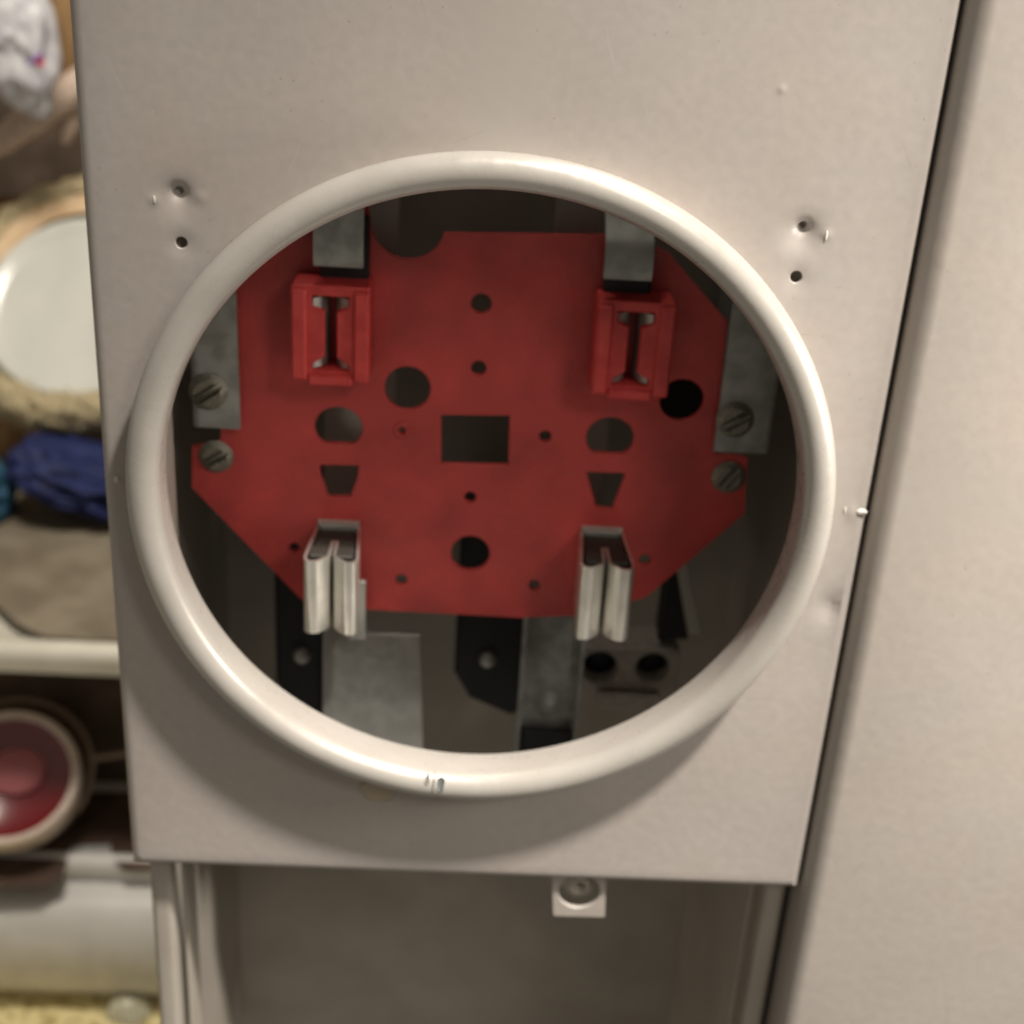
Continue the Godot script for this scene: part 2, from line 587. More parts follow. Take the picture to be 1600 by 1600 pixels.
# ------------------------------------------------------------------ the meter socket
const RY := -.0048
const RX := .0014
func build_socket() -> void:
	var socket := thing("meter_socket", "open grey electric meter socket with round ring and red plate inside", "meter socket")
	# ---- cover: a pan of sheet steel with rounded edges and a big round opening
	var outline := dense(rect(-.1016, -.1370, .1086, .33), .002)
	var dents := [
		[Vector2(-0.0780, 0.0721), .0042, -.0010], [Vector2(-0.0777, 0.0736), .0019, -.0016],
		[Vector2(-0.0837, 0.0715), .0014, .0003], [Vector2(-0.0724, 0.0729), .0016, .0002],
		[Vector2(-0.0775, 0.0607), .0030, -.0005],
		[Vector2(0.0785, 0.0716), .0042, -.0012], [Vector2(0.0787, 0.0734), .0017, -.0014],
		[Vector2(0.0846, 0.0721), .0013, .0003], [Vector2(0.0785, 0.0603), .0030, -.0005],
		[Vector2(0.0684, 0.1066), .0010, .0002],
		[Vector2(0.1033, -0.0347), .0045, -.0009],
		[Vector2(0.1049, -0.0042), .0024, .0005],
		[Vector2(-0.0977, -0.0052), .0022, .0006],
	]
	var waves := fnoise(9.0, 4, 2)
	var zf := func(p: Vector2) -> float:
		var e := minf(minf(p.x + .1016, .1086 - p.x), p.y + .1354)
		var z: float = .0003 * waves.get_noise_2d(p.x, p.y) * clampf((e - .004) / .02, 0, 1)
		var fade := clampf((e - .0031) / .002, 0, 1)
		for d in dents:
			var q: float = p.distance_to(d[0]) / d[1]
			if q < 3.0: z += d[2] * exp(-q * q) * fade
		return z
	var extra := PackedVector2Array()
	for i in 36:
		for j in 48:
			extra.append(Vector2(-.1016 + .006 * (i + .5 * (j % 2)) + rng.randf_range(-.0006, .0006), -.1370 + .006 * j + rng.randf_range(-.0006, .0006)))
	for d in dents:
		for k in range(1, 9):
			var r: float = d[1] * k * .28
			for q in ring(d[0].x, d[0].y, r, 10 + 2 * k):
				extra.append(q + Vector2(rng.randf_range(-1, 1), rng.randf_range(-1, 1)) * .00004)
	# thin out: keep points apart
	var kept := PackedVector2Array()
	var cell := {}
	for q in extra:
		var key := Vector2i(int(floor(q.x / .00045)), int(floor(q.y / .00045)))
		if cell.has(key): continue
		cell[key] = true
		kept.append(q)
	var st := begin()
	var opening := ring(RX, RY, .0866, 120)
	sheet(st, outline, [opening, ring(-0.0777, 0.0740, 0.0010, 14), ring(-0.0775, 0.0611, 0.0014, 14), ring(0.0786, 0.0739, 0.0010, 14), ring(0.0786, 0.0608, 0.0015, 14)], 0.0, .0013, .0032, .0075, kept, zf)
	var cover := obj("cover", st, "grey_enamel", socket)
	# ---- sealing ring: wall with a rolled bead
	st = begin()
	var prof := []
	var bead_r := .0901
	var bead_z := .0082
	prof.append(Vector2(.0862, -.0016))
	prof.append(Vector2(.0855, .0030))
	for k in 25:
		var a := PI - (PI * 1.25) * k / 24.0
		prof.append(Vector2(bead_r + .0045 * cos(a), bead_z + .0045 * sin(a)))
	prof.append(Vector2(.0920, .0036))
	prof.append(Vector2(.0918, .0020))
	prof.append(Vector2(.0916, .0008))
	prof.append(Vector2(.0926, -.0003))
	lathe(st, prof, Transform3D(Basis.IDENTITY, Vector3(RX, RY, 0)), 180, 1, .00012)
	var hub := obj("sealing_ring", st, "ring_enamel", cover)
	# seam, chips and stains on the ring's lower bead
	for q in [[-97.7, 105.0, .0046, .00055, "paint_chip", "seam_chip", 150.0], [-95.0, 85.0, .0045, .0010, "green_stain", "stain", 145.0], [-95.3, 30.0, .0045, .00040, "paint_chip", "seam_chip", 62.0], [-94.3, 34.0, .0045, .0003, "paint_chip", "seam_chip", 58.0], [-96.4, 15.0, .0045, .00016, "shade_and_seam", "seam", 165.0]]:
		st = begin()
		var loops := []
		var a0: float = deg_to_rad(q[0])
		for k in 9:
			var t: float = deg_to_rad(lerpf(q[1], q[6], k / 8.0))
			var wdt: float = q[3] * (1.0 if k > 0 and k < 8 else .2) * (.7 + .5 * rng.randf())
			var c := Vector3(bead_r - q[2] * 1.02 * -cos(t), 0, bead_z + q[2] * 1.02 * sin(t))
			var rad := Vector3(cos(a0), sin(a0), 0)
			var tan_ := Vector3(-sin(a0), cos(a0), 0)
			var base := Vector3(RX, RY, 0) + rad * c.x + Vector3(0, 0, c.z)
			loops.append(PackedVector3Array([base - tan_ * wdt, base + tan_ * wdt]))
		loft(st, loops, 1, false)
		loops.reverse()
		loft(st, loops, 1, false)
		obj(q[5], st, q[4], cover)
	# tan smear where the ring meets the cover below
	st = begin()
	lump(st, Vector3(-0.0251, -0.1046, .0002), Vector3(.0056, .0040, .0004), .25, fnoise(.012, 9), 30, 12)
	obj("smear", st, "drip_stain", cover)
	# paint blobs at the right edge and the left edge
	for q in [[Vector3(0.1111, -0.0095, -.003), Vector3(.0012, .0014, .0010)], [Vector3(0.1098, 0.0002, -.0032), Vector3(.0004, .0014, .0006)], [Vector3(0.1064, -0.0042, .0), Vector3(.0016, .0009, .0004)], [Vector3(0.1017, -0.0040, .0), Vector3(.0003, .0012, .0003)], [Vector3(-0.0976, -0.0048, .0004), Vector3(.0008, .0010, .0005)], [Vector3(0.0846, 0.0719, .0002), Vector3(.0003, .0013, .00015)], [Vector3(-0.0836, 0.0717, .0002), Vector3(.0004, .0010, .00015)]]:
		st = begin()
		lump(st, q[0], q[1], .4, fnoise(.02, 19), 16, 10)
		obj("paint_blob", st, "paint_chip" if q[1].x < .004 else "grey_enamel", cover)
	for q in [[Vector3(-0.0777, 0.0740, -.0030), "grey_enamel"], [Vector3(0.0786, 0.0739, -.0030), "grey_enamel"], [Vector3(-0.0775, 0.0611, -.0042), "box_enamel"], [Vector3(0.0786, 0.0608, -.0042), "box_enamel"]]:
		st = begin()
		lathe(st, [Vector2(.0001, -.0006), Vector2(.0010, -.0004), Vector2(.0019, .0006), Vector2(.0022, .0010), Vector2(.0022, -.0016)], Transform3D(Basis.IDENTITY, q[0]), 20)
		obj("hole_plug", st, q[1], cover)
	# ---- hasp tab below the cover with a round hole and the stud behind it
	st = begin()
	sheet(st, dense(rounded(PackedVector2Array([Vector2(0.0297, -0.1332), Vector2(0.0472, -0.1328), Vector2(0.0484, -0.1539), Vector2(0.0318, -0.1541)]), .0006, 3), .0012), [ring(0.0393, -0.1438, 0.0066, 36)], -.0035, .0014, .0, .0, PackedVector2Array(), func(_p): return 0.0)
	obj("hasp_tab", st, "cabinet_enamel", cover)
	st = begin()
	lathe(st, [Vector2(.0001, -.0100), Vector2(.0016, -.0100), Vector2(.0019, -.0062), Vector2(.0028, -.0058), Vector2(.0034, -.0068), Vector2(.0046, -.0082), Vector2(.0062, -.0084), Vector2(.0062, -.012)], Transform3D(Basis.IDENTITY, Vector3(0.0397, -0.1444, 0)), 28)
	obj("hasp_stud", st, "lug_metal", cover)

	# ---- box behind the cover
	var X0 := -.0978
	var X1 := .1066
	var YB := -.62
	var YT := 1.05  # carried up out of view to block the work lamp from the shelves
	var ZB := -.1492
	var t := .0016
	st = begin()
	slab(st, rect(X0, YB, X1, YT), ZB - t, ZB, .0002)
	var back := obj("back_wall", st, "box_enamel", socket)
	for s in [-1, 1]:
		var x: float = X0 if s < 0 else X1
		st = begin()
		# section of the side wall seen from above: wall, front return, small inward lip
		var path := PackedVector2Array([Vector2(x, ZB + .0003), Vector2(x, -.0090), Vector2(x - s * .0054, -.0090), Vector2(x - s * .0054, -.0150)])
		path = bend(path, .0014)
		ribbon(st, path, t, YB, YT, Vector3.RIGHT, Vector3.BACK, Vector3.UP)
		obj("side_wall", st, "box_enamel", socket)
		st = begin()
		slab(st, rect(x - s * .0085 - .0006, YB, x - s * .0085 + .0006, YT), -.030, -.0155, .0002)
		obj("inner_lip", st, "box_enamel", socket)
	st = begin()
	brick(st, Vector3(X1 - X0, t, .138), Transform3D(Basis.IDENTITY, Vector3((X0 + X1) / 2, YT - .001, -.080)))
	obj("top_wall", st, "box_enamel", socket)

	# unseen plate added above the meter cover, keeps the work lamp off the shelves
	st = begin()
	slab(st, rect(-.1016, .3315, .1086, 1.05), -.0013, 0.0, .0008)
	obj("lamp_blocker", st, "grey_enamel", socket)

	# ---- red mounting plate
	var ZP := -.0450
	st = begin()
	var po := PackedVector2Array([
		Vector2(-0.0867, -0.0139), Vector2(-0.0872, -0.0272), Vector2(-0.0541, -0.0646), Vector2(-0.0492, -0.0672), Vector2(0.0170, -0.0679), Vector2(0.0356, -0.0662),
		Vector2(0.0566, -0.0583), Vector2(0.0844, -0.0270), Vector2(0.0828, -0.0084), Vector2(0.0724, -0.0077),
		Vector2(0.0712, 0.0346), Vector2(0.0521, 0.0534), Vector2(0.0432, 0.0578), Vector2(0.0321, 0.0579)])
	var nc := Vector3(-0.0230, 0.0582, 0.0105)
	for k in 13:
		var a := deg_to_rad(-12.0 - 150.0 * k / 12.0)
		po.append(Vector2(nc.x + nc.z * cos(a), nc.y + nc.z * sin(a)))
	po.append_array([Vector2(-0.0349, 0.0666), Vector2(-0.0694, 0.0593), Vector2(-0.0764, 0.0347), Vector2(-0.0779, -0.0114)])
	var flatcut := func(c: Vector3, ry: float, cut: float) -> PackedVector2Array:
		var r := PackedVector2Array()
		for i in 36:
			var a := TAU * i / 36
			r.append(Vector2(c.x + c.z * cos(a), c.y + maxf(ry * sin(a), -cut)))
		return r
	var holes := [
		ring(-0.0218, 0.0088, 0.0068, 36), ring(-0.0011, 0.0361, 0.0029, 24), ring(-0.0009, 0.0163, 0.0022, 20), ring(-0.0232, -0.0049, 0.0010, 14), ring(0.0203, -0.0045, 0.0018, 18),
		ring(-0.0015, -0.0260, 0.0018, 18), ring(-0.0006, -0.0455, 0.0061, 32), ring(-0.0221, -0.0560, 0.0018, 18), ring(0.0204, -0.0559, 0.0018, 18), ring(0.0547, -0.0450, 0.0018, 18), ring(-0.0560, -0.0463, 0.0016, 16),
		flatcut.call(Vector3(-0.0423, -0.0049, 0.0072), .0066, .0051), flatcut.call(Vector3(0.0400, -0.0039, 0.0072), .0066, .0051),
		ring(0.0605, 0.0095, 0.0066, 36),
		dense(PackedVector2Array([Vector2(-0.0114, 0.0007), Vector2(-0.0108, -0.0152), Vector2(0.0096, -0.0146), Vector2(0.0091, 0.0016)]), .0016),
		dense(PackedVector2Array([Vector2(-0.0479, -0.0176), Vector2(-0.0477, -0.0208), Vector2(-0.0454, -0.0280), Vector2(-0.0386, -0.0277), Vector2(-0.0363, -0.0204), Vector2(-0.0362, -0.0172)]), .0012),
		dense(PackedVector2Array([Vector2(0.0339, -0.0157), Vector2(0.0379, -0.0274), Vector2(0.0427, -0.0278), Vector2(0.0458, -0.0155)]), .0012)]
	var pex := PackedVector2Array()
	for i in 60:
		for j in 50:
			pex.append(Vector2(-.09 + .003 * (i + .5 * (j % 2)) + rng.randf_range(-.0003, .0003), -.07 + .003 * j + rng.randf_range(-.0003, .0003)))
	sheet(st, dense(po, .0016), holes, ZP, .0022, .0, .0, pex, func(_p): return 0.0, .00025)
	var plate := obj("mounting_plate", st, "red_fibre", socket)
	# embossed eyelet left of the square opening
	st = begin()
	lathe(st, [Vector2(.0011, ZP - .001), Vector2(.0012, ZP + .0003), Vector2(.0020, ZP + .0007), Vector2(.0027, ZP + .0003), Vector2(.0029, ZP - .0005)], Transform3D(Basis.IDENTITY, Vector3(-0.0232, -0.0048, 0)), 20)
	obj("eyelet", st, "red_fibre", plate)
	# plate screws
	for q in [Vector2(-0.0794, -0.0161), Vector2(0.0776, -0.0148)]:
		screw(plate, "screw", Vector3(q.x, q.y, ZP + .0004), .0046, .0026, rng.randf_range(.2, 1.2))

	# ---- side brackets that carry the plate
	for s in [-1, 1]:
		var bx := [Vector2(-0.0706, 0.0358), Vector2(-0.0718, -0.0051)] if s < 0 else [Vector2(0.0708, 0.0420), Vector2(0.0717, -0.0047)]
		st = begin()
		var xi: float = (bx[0].x + bx[1].x) / 2
		var xo: float = -.0845 if s < 0 else .0875
		var yl: float = bx[1].y
		ribbon(st, bend(PackedVector2Array([Vector2(xi, -.0412), Vector2(xo, -.0412), Vector2(xo, ZB + .0012)]), .0016), .0018, yl, .075, Vector3.RIGHT, Vector3.BACK, Vector3.UP)
		var br := obj("bracket", st, "dull_bar", socket)
		var sp := Vector2(-0.0802, 0.0064) if s < 0 else Vector2(0.0763, 0.0058)
		screw(br, "screw", Vector3(sp.x, sp.y, -.0403), .0050, .0028, .6)

	# ---- upper jaws: red moulded hoods with an I-shaped slot, metal strap above
	for s in [-1, 1]:
		upper_jaw(socket, s)
		lower_jaw(socket, s)

	# ---- bars, blocks and insulators behind the plate
	bars(socket)

func screw(parent: Node, called: String, at: Vector3, r: float, h: float, turn: float) -> void:
	var st := begin()
	var xf := Transform3D(Basis(Vector3.BACK, turn), at)
	# pan head split by a slot
	for s in [-1, 1]:
		var half := PackedVector2Array()
		for k in 17:
			var a := lerpf(.09, PI - .09, k / 16.0)
			half.append(Vector2(r * cos(a), r * sin(a)) * Vector2(1, s))
		slab(st, half, .0, h * .75, r * .22, xf, false)
	lathe(st, [Vector2(.0001, h * .35), Vector2(r * .98, h * .35), Vector2(r, 0)], xf, 24, 1)
	lathe(st, [Vector2(r * .9, h * .22), Vector2(r * 1.12, h * .2), Vector2(r * 1.15, 0)], xf, 24, 2)
	obj(called, st, "screw_steel", parent)

func upper_jaw(socket: Node, s: int) -> void:
	var c := Vector2(-0.0434, 0.0287) if s < 0 else Vector2(0.0428, 0.0288)
	var w := .0222
	var h := .0285
	var zf := -.0315
	var st := begin()
	var body := rounded(rect(c.x - w / 2, c.y - h / 2, c.x + w / 2, c.y + h / 2), .0012, 3)
	var k := .0013
	var sw := .0017          # half width of the slot's stem
	var serif := .0052
	var top := c.y + .0110
	var bot := c.y - .0108
	var slot := PackedVector2Array([
		Vector2(c.x - serif, bot), Vector2(c.x + serif, bot), Vector2(c.x + serif, bot + .0018), Vector2(c.x + sw, bot + .0040), Vector2(c.x + sw, top - .0045), Vector2(c.x + serif, top - .0026),
		Vector2(c.x + serif, top), Vector2(c.x - serif, top), Vector2(c.x - serif, top - .0026), Vector2(c.x - sw, top - .0045), Vector2(c.x - sw, bot + .0040), Vector2(c.x - serif, bot + .0018)])
	sheet(st, dense(body, .0012), [dense(slot, .0007)], zf, .0125, .0006, .0125, PackedVector2Array(), func(_p): return 0.0, .0004)
	var hood := obj("upper_jaw", st, "red_moulding", socket)
	# raised cheeks and sill of the hood
	for q in [-1, 1]:
		st = begin()
		slab(st, rounded(rect(c.x + q * .0088 - .0022, c.y - h / 2 + .0008, c.x + q * .0088 + .0022, c.y + h / 2 - .0012), .0007, 2), zf - .001, zf + .0016, .0007)
		obj("cheek", st, "red_moulding", hood)
	st = begin()
	slab(st, rounded(rect(c.x - .0062, c.y - h / 2 - .0007, c.x + .0062, c.y - h / 2 + .0024), .0006, 2), zf - .003, zf + .0014, .0006)
	obj("sill", st, "red_moulding", hood)
	# contact strips that line the slot
	for q in [-1, 1]:
		st = begin()
		var path := bend(PackedVector2Array([Vector2(c.x + q * .0050, zf - .0006), Vector2(c.x + q * .0029, zf - .0024), Vector2(c.x + q * .0017, zf - .0052), Vector2(c.x + q * .0017, zf - .0125)]), .001)
		ribbon(st, path, .0007, bot + .0006, top - .0006, Vector3.RIGHT, Vector3.BACK, Vector3.UP)
		obj("contact", st, "galvanised", hood)
	# strap: comes from behind over the plate's edge, bends down in front of the plate
	st = begin()
	var x := Vector2(-0.0483, 0.0505).x if s < 0 else Vector2(0.0326, 0.0512).x
	var x2 := Vector2(-0.0345, 0.0512).x if s < 0 else Vector2(0.0461, 0.0520).x
	var y_end := Vector2(-0.0412, 0.0483).y if s < 0 else Vector2(0.0393, 0.0490).y
	var y_top := .0735 if s < 0 else Vector2(0.0384, 0.0592).y
	var path := bend(PackedVector2Array([Vector2(-.060, y_top + .006), Vector2(-.046, y_top + .005), Vector2(-.0345, y_top - .001), Vector2(-.0335, y_end + .002), Vector2(-.0345, y_end)]), .006)
	ribbon(st, path, .0022, x, x2, Vector3.BACK, Vector3.UP, Vector3.RIGHT)
	obj("strap", st, "dull_bar", hood)
	# black slab painted in for the shaded gap between hood and strap
	st = begin()
	slab(st, rounded(rect(x + .001, c.y + h / 2 - .001, x2 - .001 + .002, y_end + .012), .0008, 2), -.0446, -.0400, .0006)
	obj("gap_shade", st, "black_plastic_and_shade", hood)

func lower_jaw(socket: Node, s: int) -> void:
	var cx := -.0420 if s < 0 else .0402
	var y1 := -.0372 if s < 0 else -.0352
	var y0 := y1 - .0245
	var st := begin()
	# back of the clip, flat on the plate
	slab(st, rect(cx - .0064, y0 + .004, cx + .0064, y1 + .0016), -.0449, -.0436, .0002)
	# the two cheeks of the clip: out from the back, then rolled inwards to a pinch
	for q in [-1, 1]:
		var p := PackedVector2Array([Vector2(q * .0064, -.0438), Vector2(q * .0066, -.0400), Vector2(q * .0078, -.0215), Vector2(q * .0070, -.0192), Vector2(q * .0045, -.0190), Vector2(q * .0009, -.0226), Vector2(q * .0006, -.0330)])
		p = bend(p, .0016)
		ribbon(st, p, .0009, y0, y1, Vector3.RIGHT, Vector3.BACK, Vector3.UP, Vector3(cx, 0, 0))
	var jaw := obj("lower_jaw", st, "tinned_copper", socket)
	st = begin()
	slab(st, rect(cx - .0056, y1 - .0032, cx + .0056, y1 + .0012), -.0434, -.0418, .0004)
	obj("spring_bar", st, "galvanised", jaw)
	# dark blocks added between the cheeks: the shade inside the clip as colour
	st = begin()
	slab(st, PackedVector2Array([Vector2(cx - .0058, y0 + .002), Vector2(cx + .0058, y0 + .002), Vector2(cx + .0058, y1 - .0006), Vector2(cx - .0058, y1 - .0006)]), -.0432, -.0285, .0005)
	slab(st, rect(cx + .0014, y0 + .002, cx + .0064, y1 + .0004), -.0286, -.0222, .0004)
	slab(st, rect(cx - .0064, y0 + .002, cx - .0014, y1 + .0004), -.0286, -.0222, .0004)
	obj("jaw_shade", st, "shade_and_seam", jaw)
	# back strip that carries the clip, showing at its right
	if s < 0:
		st = begin()
		slab(st, rect(-0.0379, -0.0747, -0.0329, -0.0534), -.0395, -.0380, .0002)
		obj("side_strip", st, "galvanised", jaw)

func bars(socket: Node) -> void:
	var st := begin()
	# left load bar: strip down from the jaw, then a wide blade
	slab(st, ccw(PackedVector2Array([Vector2(-0.0475, -0.0656), Vector2(-0.0341, -0.0650), Vector2(-0.0335, -0.0793), Vector2(-0.0158, -0.0789), Vector2(-0.0131, -0.1319), Vector2(-0.0478, -0.1336)])), -.0525, -.0500, .0003)
	obj("load_bar", st, "galvanised", socket)
	# right load bar: channel with a rivet
	st = begin()
	var xl := Vector2(0.0191, -0.0964).x
	var xr := Vector2(0.0391, -0.0954).x
	ribbon(st, bend(PackedVector2Array([Vector2(xl, -.056), Vector2(xl, -.062), Vector2(xr, -.062), Vector2(xr, -.056)]), .001), .0013, -.135, -.05, Vector3.RIGHT, Vector3.BACK, Vector3.UP)
	var bar := obj("load_bar", st, "dull_bar", socket)
	st = begin()
	lathe(st, [Vector2(.0001, -.0590), Vector2(.0025, -.0594), Vector2(.0032, -.0612), Vector2(.0046, -.0606), Vector2(.0050, -.0616)], Transform3D(Basis.IDENTITY, Vector3(0.0293, -0.1112, 0)), 24)
	obj("rivet", st, "dull_bar", bar)
	st = begin()
	slab(st, rect(xl + .0012, Vector2(0.0307, -0.1328).y, xr - .0014, Vector2(0.0298, -0.1199).y), -.0608, -.0575, .0006)
	obj("dark_bend", st, "black_plastic_and_shade", bar)  # black slab in place of the dark bent end of the bar
	# line bars behind the plate, seen through its holes and over its top edge
	for q in [[-0.0495, -0.0347, -.052, .02], [0.0288, 0.0424, -.052, .045], [-0.0392, -0.0268, -.028, .12], [0.0201, 0.0342, .025, .12]]:
		st = begin()
		slab(st, rect(q[0], q[2], q[1], q[3]), -.0725, -.0700 - .001 * rng.randf(), .0004)
		obj("line_bar", st, "pale_bar", socket)
	# black insulators with a bright stud each
	for q in [[Vector2(-0.0691, -0.0913), Vector2(-0.0522, -0.1424), Vector2(-0.0593, -0.1114)], [Vector2(-0.0040, -0.0919), Vector2(0.0219, -0.1347), Vector2(0.0080, -0.1096)]]:
		st = begin()
		var a: Vector2 = q[0]
		var b: Vector2 = q[1]
		var l: float = minf(a.x, b.x)
		var r: float = maxf(a.x, b.x)
		var lo: float = minf(a.y, b.y)
		slab(st, PackedVector2Array([Vector2(l, lo + .018), Vector2(l + .006, lo + .007), Vector2(r - .004, lo), Vector2(r, lo + .002), Vector2(r, -.052), Vector2(l, -.052)]), -.13, -.088, .0015)
		var ins := obj("insulator", st, "black_plastic_and_shade", socket)
		st = begin()
		lathe(st, [Vector2(.0001, -.0845), Vector2(.0022, -.0848), Vector2(.0031, -.0862), Vector2(.0033, -.089)], Transform3D(Basis.IDENTITY, Vector3(q[2].x, q[2].y, 0)), 20)
		obj("stud", st, "galvanised", ins)
	st = begin()
	slab(st, rounded(rect(0.0554, -0.0224, 0.0788, 0.0125), .002, 2), -.12, -.085, .001)
	obj("hole_darkener", st, "black_plastic_and_shade", socket)  # added black block, darkens what shows through the right round hole
	# grounding lug block at the lower right: two wire holes
	st = begin()
	var c0 := Vector2(0.0388, -0.1015)
	var c1 := Vector2(0.0776, -0.1191)
	var hb := [ring(0.0488, -0.1099, 0.0065, 30), ring(0.0681, -0.1092, 0.0061, 30)]
	sheet(st, dense(rounded(rect(c0.x, c1.y, c1.x, c0.y), .001, 2), .0016), hb, -.085, .018, .0008, .018, PackedVector2Array(), func(_p): return 0.0, .0005)
	var lug := obj("wire_lug", st, "lug_metal", socket)
	for k in 2:
		var p: Vector2 = Vector2(0.0490, -0.1096) if k == 0 else Vector2(0.0681, -0.1089)
		st = begin()
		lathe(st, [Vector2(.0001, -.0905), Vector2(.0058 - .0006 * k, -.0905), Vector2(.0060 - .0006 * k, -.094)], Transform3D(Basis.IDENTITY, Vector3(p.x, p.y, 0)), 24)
		obj("hole_disc", st, "blue_black" if k == 0 else "dark_hole", lug)  # near-black disc painted in for the dark depth of the wire hole
	st = begin()
	slab(st, rect(c0.x + .010, c1.y - .0042, c1.x - .006, c1.y - .0008), -.088, -.078, .0006)
	obj("lug_foot", st, "lug_metal", lug)
	# slanting strip and dark wedge above the lug
	st = begin()
	slab(st, ccw(PackedVector2Array([Vector2(0.0709, -0.0634), Vector2(0.0749, -0.0632), Vector2(0.0836, -0.0915), Vector2(0.0791, -0.0917)])), -.083, -.080, .0005)
	obj("slanting_strip", st, "pale_bar", socket)
	st = begin()
	slab(st, ccw(PackedVector2Array([Vector2(0.0701, -0.0676), Vector2(0.0724, -0.0675), Vector2(0.0804, -0.0985), Vector2(0.0697, -0.0990)])), -.1, -.088, .0005)
	obj("wire_end", st, "black_plastic_and_shade", socket)

# ------------------------------------------------------------------ cabinet on the right
func build_cabinet() -> void:
	var cab := thing("cabinet", "plain grey enamelled cabinet standing close on the right of the socket", "cabinet")
	var st := begin()
	var x0 := .1100
	var zf := .0035
	var path := PackedVector2Array()
	path.append(Vector2(x0, -.26))
	for k in 9:
		var a := PI - PI / 2 * k / 8.0
		path.append(Vector2(x0 + .0052 + .0052 * cos(a), zf - .0052 + .0052 * sin(a)))
	for k in range(1, 13): path.append(Vector2(x0 + .0052 + .03 * k, zf + .0004 * sin(k * .9)))
	ribbon(st, path, .0015, -.6, 1.05, Vector3.RIGHT, Vector3.BACK, Vector3.UP, Vector3.ZERO, 5)  # height carried up out of view to block the work lamp from the shelves
	obj("door", st, "cabinet_enamel", cab)
	st = begin()
	brick(st, Vector3(.37, 1.65, .002), Transform3D(Basis.IDENTITY, Vector3(x0 + .186, .225, -.262)))
	obj("back_panel", st, "cabinet_enamel", cab)

